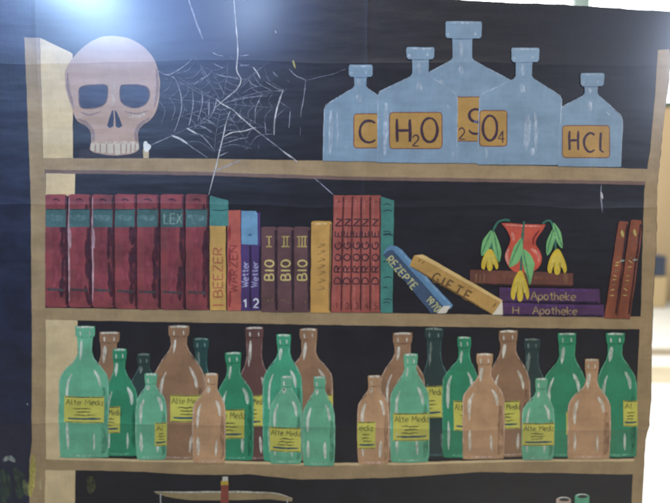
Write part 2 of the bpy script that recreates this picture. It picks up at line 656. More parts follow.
shelves = (
    ('top shelf, tan with a reddish underside, under the skull and blue bottles',
     [(42, 158), (200, 158.6), (340, 161), (480, 163.5), (647, 169)], [(645, 181.5), (480, 178.6), (350, 176.6), (200, 172), (45, 169.8)]),
    ('middle shelf, tan, under the row of books',
     [(46, 307.5), (220, 310.5), (400, 313.5), (641, 316.5)], [(640, 329), (475, 327), (310, 325), (140, 321.5), (45.6, 319.5)]),
    ('bottom shelf, tan with a wavy lower edge, under the green and brown bottles',
     [(46, 457), (140, 459.5), (300, 462.5), (400, 461.5), (520, 459.5), (634, 459)], [(633, 474.6), (600, 474.5), (520, 473), (480, 472), (400, 476.5), (300, 479.2), (250, 474.6), (215, 475.5), (185, 475), (140, 472), (90, 470.6), (45.6, 470)]))
for i, (lb, t, b) in enumerate(shelves):
    p = Part(3)
    p.fill(t + b, TAN)
    if i == 0:
        bb = [(45, 169.6), (200, 171.8), (350, 176.4), (480, 178.4), (645, 181.3)]
        p.fill(bb + [(x, y + 3.6) for x, y in reversed(bb)], TANU, 0.4)
        p.stroke([(212, 172), (225, 167), (242, 159.5)], 1.2, WEB, 0.8)
    if i == 2:
        tt = [(x, y + 2.6) for x, y in t]
        p.fill(t + tt[::-1], CREAM, 0.4)
    p.build('painted_shelf', BK, lb)

# ------------------------------------------------------------------ skull
SK = paint('A2836A', 0.06, 0.08)
SKD = paint('8E766C', 0.08, 0.10, dry=0.47)
def crop(ox, oy, s, pts):
    return [(ox + x / s, oy + y / s) for x, y in pts]
K = lambda pts: crop(55, 25, 3.47, pts)
p = Part(5)
p.fill(K([(86, 432), (140, 428), (300, 430), (318, 440), (318, 462), (84, 462)]), paint('2A2024', 0.15, 0.2), 0)
p.fill(K([(200, 37), (150, 45), (100, 75), (60, 117), (42, 147), (34, 175), (40, 232), (60, 295), (78, 332), (110, 352), (124, 375), (127, 405), (122, 432), (150, 446), (205, 452), (262, 448), (292, 432), (290, 400), (290, 372), (302, 352), (338, 322), (355, 288), (364, 230), (362, 180), (346, 122), (310, 78), (260, 48)]), SK, 0.5, smooth=True)
for pts, wd in (([(44, 165), (46, 220), (66, 290)], 5), ([(352, 150), (356, 220), (346, 285)], 5), ([(78, 325), (112, 345), (132, 375), (134, 405)], 6), ([(330, 322), (296, 348), (283, 375), (284, 405)], 6),
                ([(90, 302), (120, 312), (160, 300)], 3), ([(240, 300), (290, 308), (325, 296)], 3)):
    p.stroke(K(pts), wd / 1.6, SKD, 0.9)
for pts, wd in (([(255, 320), (290, 316), (318, 306)], 7), ([(70, 320), (95, 322)], 4), ([(200, 285), (205, 240), (203, 200)], 5)):
    p.stroke(K(pts), wd / 1.8, paint('C6B29C', 0.08, 0.1, dry=0.46), 0.9)
skull = p.build('painted_skull', BK, 'pale lavender-beige painted skull on the left of the top shelf')
EYE = paint('232536', 0.2, 0.25)
for pts in ([(84, 224), (98, 213), (150, 207), (178, 210), (183, 228), (181, 252), (170, 275), (140, 287), (100, 288), (85, 272)],
            [(230, 210), (270, 207), (310, 212), (326, 228), (325, 255), (312, 275), (282, 287), (250, 280), (230, 264), (226, 236)]):
    q = Part(8)
    q.fill(K(pts), EYE, smooth=True)
    q.stroke(K(pts + pts[:1]), 1.6, paint('5A4E50', 0.15, 0.2, dry=0.50), 0.3, (1, 1))
    q.build('eye_socket', skull)
q = Part(8)
q.fill(K([(198, 296), (188, 325), (181, 350), (190, 358), (202, 352), (204, 322), (202, 297)]), EYE)
q.fill(K([(207, 296), (214, 300), (227, 328), (235, 350), (222, 357), (211, 352), (209, 322)]), EYE)
q.build('nose_hole', skull)
TOOTH = paint('B5A48A', 0.08, 0.1)
q = Part(8)
q.stroke(K([(126, 415), (160, 408), (205, 410), (260, 408), (290, 414)]), 3.2, paint('C0A88E', 0.1, 0.1, dry=0.4), 0.1, (1, 1))
tx = [122, 141, 158, 180, 206, 230, 249, 264, 279, 294]
tb = [438, 444, 446, 448, 452, 447, 447, 444, 436]
for i in range(9):
    a, b = tx[i], tx[i + 1]
    q.fill(K([(a + 2, 412), (b - 2, 411), (b - 2.5, tb[i] - 4), ((a + b) / 2, tb[i]), (a + 2.5, tb[i] - 3)]), TOOTH, 0.3, w=0.3)
    if i:
        q.stroke(K([(a, 410), (a + 1, tb[i] - 6)]), 0.7, paint('8A7462', 0.1, 0.1, dry=0.46), 0.5)
q.build('teeth', skull)

p = Part(9)
p.fill(K([(308, 462), (307, 432), (312, 424), (327, 426), (327, 462)]), paint('B09A74', 0.1, 0.12))
p.fill(K([(310, 406), (318, 404), (324, 412), (332, 416), (333, 426), (322, 440), (312, 436), (308, 420)]), paint('CFCABC', 0.08, 0.1), 0.4, smooth=True)
p.build('painted_candle_stub', BK, 'small cream candle stub with white wax right of the skull')

# ------------------------------------------------------------------ cobweb
p = Part(10)
def web(pts, wd=1.0, m=WEB):
    p.stroke(pts, wd * 0.74, m, 0.1, (0.4, 0.4))
web([(233.5, -6), (236, 25), (238, 50), (237, 70), (241, 80), (237, 89), (228, 97), (215, 108)], 1.5, WEBS)
web([(232, 108.7), (245, 121), (261, 134)], 1.6, WEBS)
web([(261, 134), (278, 147), (292, 159)], 1.1)
web([(283, 151), (294, 159), (297, 162)], 1.5, WEBS)
web([(314, 178), (335, 196)], 1.1)
web([(230, 111.5), (226, 124), (223, 138), (216, 168), (209, 194.5)], 1.5, WEBS)
web([(216, 99), (222, 104), (232, 109)], 1.6, WEBS)
web([(217, 99), (206, 96), (190, 88), (176, 80)], 0.8, WEBF)
web([(217, 103), (208, 120), (187, 129), (172, 136)], 0.8, WEBF)
web([(172, 136), (152, 145)], 1.2)
web([(222, 104), (240, 98), (262, 92), (283, 90.5)], 0.9, WEBF)
web([(222, 104), (245, 98), (268, 96)], 1.6, WEBF)
web([(222, 104), (214, 90), (205, 77), (200, 66)], 0.8, WEBF)
web([(226, 96), (219, 84), (213, 72)], 0.8, WEBF)
web([(228, 98), (242, 84), (256, 72), (270, 62)], 0.8, WEBF)
web([(161, 73), (168, 75), (177, 71), (186, 65), (193, 58)], 1.2)
web([(167, 75), (175, 79), (180.5, 92), (182, 108), (178.5, 122), (174.5, 132)], 1.3)
web([(163, 73), (158, 71)], 0.9)
web([(192.5, 87), (193.4, 104), (191, 118), (189, 126)], 1.2)
web([(192, 87), (200, 80), (207, 76), (212.5, 71)], 0.9)
web([(202, 90), (202.5, 104), (198, 121)], 1.2)
web([(209.5, 101), (209, 116)], 1.2)
web([(217, 98), (215, 108), (211, 117)], 1.3)
web([(171.5, 135), (180, 138), (187, 143.5), (198, 151), (208, 158)], 1.2)
web([(171.5, 135.6), (180, 139), (188, 144)], 2.2, WEBS)
web([(187, 128), (194, 132.6), (201, 135), (209, 143), (214.6, 151)], 1.1)
web([(187, 128.3), (197, 133.6)], 2.0, WEBS)
web([(198, 125.5), (206, 128), (212, 133)], 1.2)
web([(203, 118), (213, 123), (216, 127)], 0.9)
web([(222.6, 138), (231, 133), (244.5, 131), (256, 127.5)], 1.5, WEBS)
web([(223, 144), (236, 140), (249, 137.4)], 1.2)
web([(220, 156), (228, 152)], 1.3)
web([(225, 117), (236, 122), (252, 121)], 0.8, WEBF)
web([(216, 74), (226, 77), (238, 78)], 1.3)
web([(213, 63), (220, 67), (224, 68)], 1.0)
web([(212.6, 52.5), (217, 55), (223.5, 56.4)], 1.2)
web([(240, 56.4), (250, 55)], 1.0)
web([(240, 66), (250, 65)], 1.0)
web([(219, 83.7), (224, 93.5)], 1.0)
web([(253, 67), (257, 72), (260.5, 78.5)], 1.4, WEBS)
web([(248.7, 79), (252, 84), (257.5, 86.5)], 1.1)
web([(242, 94), (252, 88), (262, 86)], 0.9, WEBF)
web([(272, 71), (278, 77)], 1.1)
web([(266, 82), (276, 88), (283, 90.6)], 1.0)
web([(283, 90), (279, 102), (276.5, 112), (274.6, 124), (274.4, 135.5)], 1.9, WEBS)
web([(284, 91), (276, 91)], 1.3)
web([(261, 96), (256, 109), (255, 124)], 1.2)
web([(265, 122), (266, 134)], 0.9)
web([(290.5, 111), (289, 128)], 1.0)
web([(289, 69), (296, 76), (306, 80.5)], 1.2)
web([(306, 80.5), (304, 97), (301.6, 110), (301, 117)], 1.2)
web([(306, 80.5), (322, 77), (334, 74), (346, 69)], 0.8, WEBF)
web([(300.6, 127), (300.2, 136)], 0.8, WEBF)
web([(258.6, 144), (258.8, 149)], 1.6, WEBF)
ctr = (222, 104)
spk = [math.radians(a) for a in (-172, -140, -112, -84, -52, -18, 6, 38, 64, 96, 128, 156)]
for a in spk:
    rr = random.uniform(46, 74)
    web([(ctr[0] + 3 * math.cos(a), ctr[1] + 3 * math.sin(a)), (ctr[0] + rr * .6 * math.cos(a + .03), ctr[1] + rr * .42 * math.sin(a)), (ctr[0] + rr * math.cos(a), ctr[1] + rr * .72 * math.sin(a))], 0.75, WEBF)
for rad in (9, 16, 24, 33, 43, 54, 66):
    for j in range(len(spk)):
        if random.random() < 0.14:
            continue
        a0, a1 = spk[j], spk[(j + 1) % len(spk)]
        if a1 < a0:
            a1 += 2 * math.pi
        m0 = (a0 + a1) / 2
        r0, r1 = rad * random.uniform(.95, 1.05), rad * random.uniform(.95, 1.05)
        web([(ctr[0] + r0 * math.cos(a0), ctr[1] + r0 * .72 * math.sin(a0)), (ctr[0] + rad * .87 * math.cos(m0), ctr[1] + rad * .87 * .72 * math.sin(m0)), (ctr[0] + r1 * math.cos(a1), ctr[1] + r1 * .72 * math.sin(a1))], random.uniform(.6, 1.0), WEBF)
for _ in range(24):
    x, y = random.uniform(165, 300), random.uniform(60, 155)
    p.stroke([(x, y), (x + random.uniform(-5, 5), y + random.uniform(-2, 3))], 0.7, WEBF, 0.2)
p.build('painted_cobweb', BK, 'thin pale grey cobweb between the skull and the blue bottles')
for pts, wd, m, lb in (([(188, -2), (190.5, 6), (193.5, 14), (198, 27), (203, 39.5)], 1.7, WEB, 'loose pale thread slanting down above the cobweb'),
                       ([(293, 60.5), (294, 64), (295.6, 68.5)], 1.9, paint('B8AE5C', 0.1, 0.1, dry=0.34), 'small yellow fleck above the right edge of the cobweb'),
                       ([(275.5, 31), (276.3, 33.5)], 1.8, WEBS, 'tiny white fleck on the black ground between thread and blue bottles')):
    p = Part(10)
    p.stroke(pts, wd, m, 0.3)
    p.build('painted_fleck', BK, lb)
p = Part(10)
p.stroke([(601, 185), (600.6, 197), (602, 213)], 1.0, WEB, 0.1)
p.stroke([(600.8, 192), (602.4, 199)], 2.2, WEBS, 0.3)
p.stroke([(601.4, 200), (602, 211)], 1.1, WEBF, 0.3)
p.build('painted_drip', BK, 'short white drip of paint above the leaning red books')

# ------------------------------------------------------------------ blue chemical bottles
BLUE = paint('768A94', 0.08, 0.10)
BLUEH = paint('A9B4BA', 0.10, 0.10, dry=0.43)
GOLD = paint('A57D3C', 0.08, 0.10)
GOLDL = paint('6E3A2E', 0.1, 0.1)
INK = paint('351C2C', 0.1, 0.15)

def blue_bottle(lay, cap, neck, sh_l, sh_r, bot, lb, streaks, label_geo):
    (cx0, cx1, cy0, cy1) = cap
    (nx0, nx1, ny1) = neck
    p = Part(lay)
    p.fill([(nx0, cy1 - 2), (nx1, cy1 - 2), (nx1 - 0.3, ny1 - 3), (nx1 + 2, ny1), (sh_r[0] - 3, sh_r[1] - 2), (sh_r[0], sh_r[1] + 2), (bot[1], bot[2]), (bot[0], bot[2] - 0.6), (sh_l[0], sh_l[1] + 2), (sh_l[0] + 3, sh_l[1] - 2), (nx0 - 2, ny1), (nx0 + 0.3, ny1 - 3)], BLUE, 0)
    p.stroke([(nx0 - 2, ny1), (sh_l[0] + 2, sh_l[1] - 2), (sh_l[0] + 0.4, sh_l[1] + 3), (bot[0] + 0.4, bot[2] - 2)], 1.0, BLUEH, 0.4, smooth=False)
    p.stroke([(nx1 + 2, ny1), (sh_r[0] - 2, sh_r[1] - 2), (sh_r[0] - 0.4, sh_r[1] + 3), (bot[1] - 0.4, bot[2] - 2)], 0.8, BLUEH, 0.4, smooth=False)
    for a, b, wd in streaks:
        p.stroke([a, ((a[0] + b[0]) / 2 + 0.6, (a[1] + b[1]) / 2), b], wd, BLUEH, 0.5, (0.5, 0.3))
    cxm = (nx0 + nx1) / 2
    p.stroke([(cxm - 1.5, cy1 + 2), (cxm - 1, ny1 - 3)], 3.2, BLUEH, 0.5)
    p.stroke([(cxm - 2, ny1 + 5), (cxm - 0.5, ny1 + 13)], 4.5, BLUEH, 0.5, (0.2, 1.0))
    o = p.build('painted_bottle', BK, lb)
    q = Part(lay + 0.9)
    q.fill([(cx0 + 1, cy0), (cx1 - 1, cy0), (cx1, cy0 + 2), (cx1 - 0.3, cy1 - 2), (cx1 - 2, cy1), (cx0 + 2, cy1), (cx0 + 0.3, cy1 - 2), (cx0, cy0 + 2)], BLUE)
    q.stroke([(cx0 + 2, cy0 + 1.5), (cx1 - 2, cy0 + 1.5)], 1.6, BLUEH, 0.3)
    q.stroke([(cx0 + 2.5, cy1 - 5), (cx0 + 3, cy1 - 2)], 3.0, BLUEH, 0.3)
    q.stroke([(cx1 - 7, cy1 - 6), (cx1 - 6.5, cy1 - 3)], 2.4, BLUEH, 0.3)
    q.stroke([(nx0 - 1, cy1 + 0.6), (nx1 + 1, cy1 + 0.6)], 0.9, paint('5A7082', 0.1, 0.1, dry=0.4), 0.2)
    q.build('stopper', o)
    (lx0, lx1, ly0, ly1), txt = label_geo
    q = Part(lay + 1.0)
    r = 3
    box = [(lx0 + r, ly0), (lx1 - r, ly0), (lx1 - 0.8, ly0 + 0.8), (lx1, ly0 + r), (lx1, ly1 - r), (lx1 - 0.8, ly1 - 0.8), (lx1 - r, ly1), (lx0 + r, ly1), (lx0 + 0.8, ly1 - 0.8), (lx0, ly1 - r), (lx0, ly0 + r), (lx0 + 0.8, ly0 + 0.8)]
    q.fill(box, GOLD)
    q.stroke(box + [box[0]], 0.9, GOLDL, 0.4, (1, 1), smooth=False)
    for s, at, h, wd, sx in txt:
        q.text(s, at, h, wd, INK, 0.6, sx=sx, gap=0.28)
    q.build('bottle_label', o)
    return o

blue_bottle(14, (348.7, 372.6, 65, 77.2), (354, 366.4, 89), (324, 107), (395, 108), (322.6, 395, 161.6),
            'small blue bottle at the left of the blue row, with the letter C on its label',
            [((331, 111), (329.5, 155), 4.0), ((337, 113), (337, 150), 1.6), ((345.5, 146), (345.7, 148), 1.4)], ((353.8, 380, 114, 148), [('C', (359.5, 142.5), 22, 2.8, 0.78)]))
blue_bottle(16, (445, 481.6, 21.6, 38.6), (452, 472.2, 61), (408, 85), (520, 86), (409, 520, 163.5),
            'tallest blue bottle, in the middle of the row, with S on its half-hidden label',
            [((440, 80), (441, 86), 5), ((451, 100), (450.5, 112), 1.6)], ((452, 486, 97, 141), [('S', (468, 134), 25, 2.8, 0.62), ('2', (458.8, 139), 11, 1.4, 0.6)]))
blue_bottle(18, (406, 434, 47.6, 59.4), (411.8, 428.6, 77), (377.4, 94), (457.6, 96), (377, 457.4, 163),
            'blue bottle second from left, with H2O on its label',
            [((386, 103), (384.5, 155), 4.6), ((399, 148), (390, 108), 1.2), ((447, 105), (448, 109), 1.6), ((452, 150), (452.4, 158), 1.8)], ((389.6, 442, 112.5, 148.5), [('H', (397, 142), 23, 3.0, 0.56), ('2', (412.5, 146), 11, 1.5, 0.6), ('O', (421.5, 142), 24, 2.8, 0.66)]))
blue_bottle(20, (580.4, 604.4, 73, 86), (584.6, 598, 96), (560, 109), (623, 117.4), (558, 620.8, 167),
            'small blue bottle at the right end of the blue row, with HCl on its label',
            [((589, 103), (590.5, 111), 4), ((606, 112), (610, 116), 1.2)], ((562.6, 609.4, 125.5, 157.6), [('H', (569.5, 150), 19, 2.6, 0.46), ('C', (584, 152), 19, 2.6, 0.6), ('l', (599.4, 152.5), 20, 2.6, 0.6)]))
blue_bottle(22, (511, 539.4, 47.8, 62), (515.6, 532.4, 79), (479, 96.5), (562.2, 97.5), (477.2, 558.6, 165),
            'blue bottle second from right, with O4 on its label',
            [((528, 115), (526, 150), 6.0), ((535, 112), (536, 150), 3.4), ((486, 148), (486.4, 158), 2.2), ((532, 148), (532, 155), 5)], ((479.6, 507, 110.5, 146), [('O', (482.8, 140.5), 25, 2.8, 0.58), ('4', (498.4, 142.5), 12, 1.3, 0.55)]))

# ------------------------------------------------------------------ books
def book(lay, poly, mat, lb, deco=None, w=0.5, name='painted_book'):
    p = Part(lay)
    p.fill(poly, mat, 0, w=w)
    if deco:
        deco(p)
    return p.build(name, BK, lb)

RED = paint('7E3636', 0.13, 0.20, second='66302F')
REDHI = paint('8A3E44', 0.15, 0.2, dry=0.50)
REDDK = paint('3E1C26', 0.2, 0.2, dry=0.45)
PINK = paint('B89290', 0.12, 0.12, dry=0.40)
TEAL = paint('3C5A54', 0.14, 0.2)
TEALH = paint('62807A', 0.14, 0.2, dry=0.48)
red = [(46, 68, 194, 306.8), (69, 91.8, 194, 307), (92.6, 114.6, 194.2, 307.5), (115.4, 136.8, 194, 308.5), (137.6, 159.8, 194, 309.4), (161, 184.8, 194, 309.8), (186, 208.8, 194, 310)]
ords = ['first', 'second', 'third', 'fourth', 'fifth', 'sixth', 'seventh']
for i, (x0, x1, y0, y1) in enumerate(red):
    def deco(p, x0=x0, x1=x1, y0=y0, y1=y1, i=i):
        w = x1 - x0
        p.stroke([(x0 + w * 0.45, y0 + 4), (x0 + w * 0.5, y0 + 60), (x0 + w * 0.45, y1 - 6)], w * 0.35, REDHI, 0.3)
        for k in range(5):
            y = y0 + 24 + k * 18 + random.uniform(-5, 5)
            p.stroke([(x1 - random.uniform(3, 6), y - 10), (x1 - random.uniform(2, 6), y + 10)], random.uniform(3, 6), REDDK, 0.5)
        p.stroke([(x1 - 1.0, y0 + 2), (x1 - 1.4, (y0 + y1) / 2), (x1 - 0.8, y1 - 2)], 2.4, REDDK, 0.55, (1, 1))
        p.fill([(x0 + 0.2, 208.8), (x1 - 1.5, 208.8), (x1 - 1.5, 226.8), (x0 + 0.2, 227)], TEAL, 0.7)
        p.stroke([(x0 + 2, 216), (x0 + w * 0.5, 218), (x1 - 4, 217)], 6, TEALH, 0.9)
        p.stroke([(x0 + 2, y1 - 18), (x1 - 3, y1 - 17)], 2.6, paint('45403F', 0.2, 0.2, dry=0.42), 0.8, (1, 1))
        p.stroke([(x0 + 1, 209.4), (x1 - 2, 209.4)], 1.0, paint('24302E', 0.2, 0.2, dry=0.42), 0.95, (1, 1))
        p.stroke([(x0 + w * .3, y0 + 6), (x0 + w * .5, y0 + 5), (x0 + w * .65, y0 + 7)], 1.8, REDDK, 0.8)
        if i in (1, 2):
            p.stroke([(x0 + 0.8, y0 + 3), (x0 + 0.4, y0 + 40), (x0 + 1.2, y0 + 80), (x0 + 0.8, y1 - 6)], 1.7, PINK, 0.95)
            p.stroke([(x0 + 1.6, y0 + 34), (x0 + 2.2, y0 + 54)], 2.4, PINK, 0.97)
        if i == 5:
            p.text('LEX', (x0 + 3.5, 223.5), 10, 1.3, paint('7E9484', 0.1, 0.1, dry=0.38), 1.0, sx=0.55, gap=0.16)
        if i == 6:
            p.stroke([(x0 + 7, 214), (x0 + 7, 223), (x0 + 12, 223)], 1.1, TEALH, 1.0)
    book(14 + 0.02 * i, [(x0, y0 + 1), (x0 + 3, y0), (x1 - 2, y0 + 0.5), (x1, y0 + 2), (x1, y1 - 1), (x1 - 2, y1), (x0 + 3, y1), (x0, y1 - 2)], RED,
         '%s red book from the left, thick with a dark green band%s' % (ords[i], ' lettered LEX' if i == 5 else (' and a pale left edge' if i in (1, 2) else '')), deco)

YEL = paint('B88E48', 0.10, 0.14)
REDINK = paint('A65A3E', 0.12, 0.12, dry=0.36)
def deco(p):
    p.fill([(210, 196), (211, 195.6), (228.6, 200.5), (228.6, 226), (226, 226), (210, 225.6)], paint('3F7468', 0.12, 0.16), 0.5)
    p.stroke([(212, 209.6), (220, 210.4), (228, 209.4)], 1.2, paint('234A44', 0.12, 0.16, dry=0.38), 0.7)
    p.text('BEEZER', (222.6, 297), 9, 1.5, REDINK, 0.7, ang=-90, sx=0.78, gap=0.22)
    p.stroke([(212, 305.5), (224, 305)], 1.6, REDINK, 0.7)
book(15, [(210, 196), (228.4, 201), (228.4, 225), (226, 225), (226, 310.4), (210, 310.4)], YEL, 'yellow book with green top and red lettering BEEZER', deco)
def deco(p):
    for k in range(4):
        y = 225 + k * 22
        p.stroke([(230, y), (229.5, y + 16)], 3, paint('8C3034', 0.15, 0.2, dry=0.45), 0.4)
    p.text('WARZEN', (237.6, 292), 8, 1.5, paint('883A36', 0.12, 0.12, dry=0.48), 0.7, ang=-90, sx=0.78, gap=0.24)
book(15.2, [(228, 210.4), (240.6, 209.6), (241, 260), (241, 310.6), (227.2, 310.6)], paint('A65242', 0.14, 0.2), 'slim orange-red book between the yellow book and two purple books', deco)

PURP = paint('432D58', 0.14, 0.2)
WINK = paint('A8A4B8', 0.1, 0.1, dry=0.36)
for i, (x0, x1) in enumerate(((241, 250.8), (251.2, 260.4))):
    def deco(p, x0=x0, x1=x1, i=i):
        p.stroke([(x1 - 0.8, 246), (x1 - 0.8, 308)], 1.6, paint('241634', 0.1, 0.1, dry=0.36), 0.4, (1, 1))
        p.text('Wetter', (x1 - 2.6, 287), 6.6, 1.0, WINK, 0.7, ang=-90, sx=0.72, gap=0.14)
        p.text(str(i + 1), (x0 + (2.6 if i == 0 else 2.2), 307.5), 8.5, 1.4, paint('CFCBC8', 0.1, 0.1), 0.7, sx=0.62)
    book(15.4 + i * .05, [(x0, 212), (x1, 212.5), (x1, 310.6), (x0, 310.6)], PURP, 'purple book lettered Wetter, with a white number %d at its foot' % (i + 1), deco)
p = Part(17)
p.fill([(241.4, 210.4), (256, 211), (257.6, 214), (257.6, 244.6), (241.6, 244)], paint('668CA0', 0.10, 0.14))
p.stroke([(248, 235), (252, 234.5)], 2, paint('3A5C78', 0.1, 0.1, dry=0.36), 0.4)
p.stroke([(247, 219), (250, 217), (252, 221)], 2, paint('7EA4B8', 0.1, 0.1, dry=0.4), 0.4)
p.build('painted_book_cover', BK, 'light blue square at the top of the two purple books')

BIO = paint('5A3C3A', 0.12, 0.18)
YINK = paint('B09A54', 0.12, 0.12, dry=0.34)
YINK2 = paint('8A7848', 0.12, 0.12, dry=0.44)
for i, (x0, x1) in enumerate(((261.3, 277), (277.5, 293.5), (294, 310))):
    def deco(p, x0=x0, x1=x1, i=i):
        c = (x0 + x1) / 2
        p.stroke([(x1 - 1, 230), (x1 - 1.2, 270), (x1 - 0.8, 310)], 2.4, paint('2E1C24', 0.1, 0.1, dry=0.40), 0.4, (1, 1))
        w = (3, 4, 5)[i]
        p.stroke([(c - w, 236.6), (c + w, 236.6)], 1.1, YINK, 0.7, (1, 1))
        p.stroke([(c - w, 246.6), (c + w, 246.6)], 1.1, YINK, 0.7, (1, 1))
        for dx in ((0,), (-1.6, 1.6), (-3, 0, 3))[i]:
            p.stroke([(c + dx, 236.6), (c + dx, 246.6)], 1.3, YINK, 0.8, (1, 1))
        p.text('BIO', (c + 4.6, 280), 9.0, 1.6, paint('C0AC66', 0.12, 0.12), 0.8, ang=-90, sx=0.72, gap=0.34)
        for k in range(3):
            p.stroke([(x0 + 2 + k * 4, 302 - random.random() * 3), (x0 + 4 + k * 4, 298 + random.random() * 5)], 1.1, YINK2, 0.7)
    book(15.6 + i * .05, [(x0, 227.5), (x0 + 2, 226.6), (x1 - 2, 226.8), (x1, 228), (x1, 312.4), (x0, 312.2)], BIO, 'brown book lettered BIO with the numeral %s' % ('I', 'II', 'III')[i], deco)
def deco(p):
    p.stroke([(313, 224), (328, 223.6)], 2.4, paint('D0AC6C', 0.1, 0.1, dry=0.42), 0.4)
    for k in range(7):
        y = 290 - k * 7
        p.stroke([(317, y), (325, y - random.uniform(1, 4)), (320, y - 4)], 1.2, paint('94703C', 0.1, 0.1, dry=0.44), 0.5)
    p.stroke([(330.4, 224), (329.8, 270), (329.4, 311)], 1.6, paint('7A5A34', 0.1, 0.1, dry=0.42), 0.4, (1, 1))
book(15.9, [(311.2, 222), (313, 221), (330, 221.4), (331.6, 222.6), (330.6, 280), (330, 313), (310.6, 313)], paint('B58843', 0.10, 0.14), 'plain ochre book right of the three brown books', deco)

DRO = paint('94493C', 0.14, 0.2)
BINK = paint('2A1C24', 0.1, 0.1, dry=0.34)
dr = [(333.8, 343.8, 331.2, 341.6), (344.2, 352.8, 342, 351), (353.2, 361.6, 351.4, 361), (362, 370.6, 361.4, 370.4), (371, 380.8, 370.8, 380.4)]
for i, (a, b, c, d) in enumerate(dr):
    def deco(p, a=a, b=b, c=c, d=d, i=i):
        p.stroke([(b - 0.7, 197), (d - 0.6, 310)], 1.3, paint('4A1F22', 0.1, 0.1, dry=0.38), 0.4, (1, 1))
        p.stroke([(a + 2.4, 200), (c + 2.6, 308)], 1.6, paint('B0685A', 0.1, 0.1, dry=0.46), 0.4, (1, 1))
        ca = math.degrees(math.atan2(-118, (a - c)))
        p.text('DROGEN', ((b + d) / 2 - 2.2, 284), 6.4, 1.35, BINK, 0.8, ang=ca, sx=1.0, gap=0.84)
        p.stroke([(a + 3, 202), (b - 3, 201.4)], 1.0, BINK, 0.8)
        p.stroke([(a + 4.4, 206), (b - 4, 205)], 1.0, BINK, 0.8)
        p.text(str(i + 1), ((c + d) / 2 - 1, 309), 6, 0.9, paint('5A2A28', 0.1, 0.1, dry=0.38), 0.8)
    book(15.9 + i * .04, [(a, 195.4), (b, 195.2), (d, 312.6), (c, 312.4)], DRO, 'rust-red book lettered DROGEN, %s of five' % ords[i], deco)
def deco(p):
    for y, w in ((205, 8), (211, 9), (232, 8), (235, 10), (262, 6), (278, 9), (288, 5), (300, 9), (303, 7)):
        p.stroke([(383, y), (383 + w * 0.6, y - 1), (383 + w, y + 0.5)], 1.1 if y != 235 else 2.4, paint('1E3A38', 0.1, 0.1, dry=0.42), 0.5)
book(16.2, [(381, 196.4), (394.2, 200.4), (393.4, 256), (392.6, 312.8), (380.6, 312.8)], paint('3B7263', 0.12, 0.16), 'green end cover beside the five rust-red books', deco, name='painted_book_cover')

def deco(p):
    p.fill([(383.4, 254.8), (388, 250.6), (392.6, 249.8), (443.4, 306.4), (437, 313), (430.6, 312.8)], paint('38485A', 0.12, 0.18), 0.4)
    p.fill([(443, 306), (450.4, 305.6), (446, 313), (436.8, 313.2)], paint('C8BCA4', 0.08, 0.1), 0.7)
    p.text('REZEPTE', (386.3, 260.6), 7.4, 1.4, paint('B4AC74', 0.1, 0.1, dry=0.3), 0.8, ang=48.5, sx=0.58, gap=0.26)
    p.text('1970', (425.2, 300.4), 7.4, 1.3, paint('B4AC74', 0.1, 0.1, dry=0.3), 0.8, ang=48.5, sx=0.5, gap=0.2)
    p.stroke([(396, 247), (420, 272), (449, 304)], 3, paint('7FA0B4', 0.1, 0.1, dry=0.47), 0.5)
book(18, [(383, 254.4), (386.4, 247.6), (391, 245), (397, 246.6), (402, 249.6), (452.4, 305), (450.4, 308.6), (446, 309), (437, 313), (430.6, 312.8)], paint('587A90', 0.10, 0.14), 'blue leaning book lettered REZEPTE 1970', deco)
GI = paint('AA8243', 0.10, 0.14)
def deco(p):
    p.fill([(414.7, 255.4), (422, 254.4), (426, 256), (502.4, 300), (501, 302.4), (424, 259.6)], paint('C8A566', 0.08, 0.1), 0.4)
    p.fill([(501.6, 300.6), (502.4, 314.4), (492, 314.4)], paint('CFC3A6', 0.08, 0.1), 0.5)
    p.text('GIFTE', (431.2, 280.6), 9.6, 1.7, paint('5A4022', 0.1, 0.1, dry=0.28), 0.8, ang=29.5, sx=0.62, gap=0.46)
    p.stroke([(418, 262), (421, 259)], 1.8, paint('866430', 0.1, 0.1, dry=0.4), 0.8)
    p.stroke([(421.6, 264), (424.6, 261)], 1.8, paint('866430', 0.1, 0.1, dry=0.4), 0.8)
    p.stroke([(492, 307), (496, 303)], 2.4, paint('866430', 0.1, 0.1, dry=0.4), 0.8)
    p.stroke([(411, 266.6), (450, 289.4), (491, 313.4)], 1.8, paint('6E5228', 0.1, 0.1, dry=0.42), 0.5)
book(20, [(409.4, 265.6), (414.4, 255.6), (422, 254.6), (502, 300.4), (502, 314.4), (492, 314.4), (450, 290)], GI, 'ochre leaning book lettered GIFTE', deco)

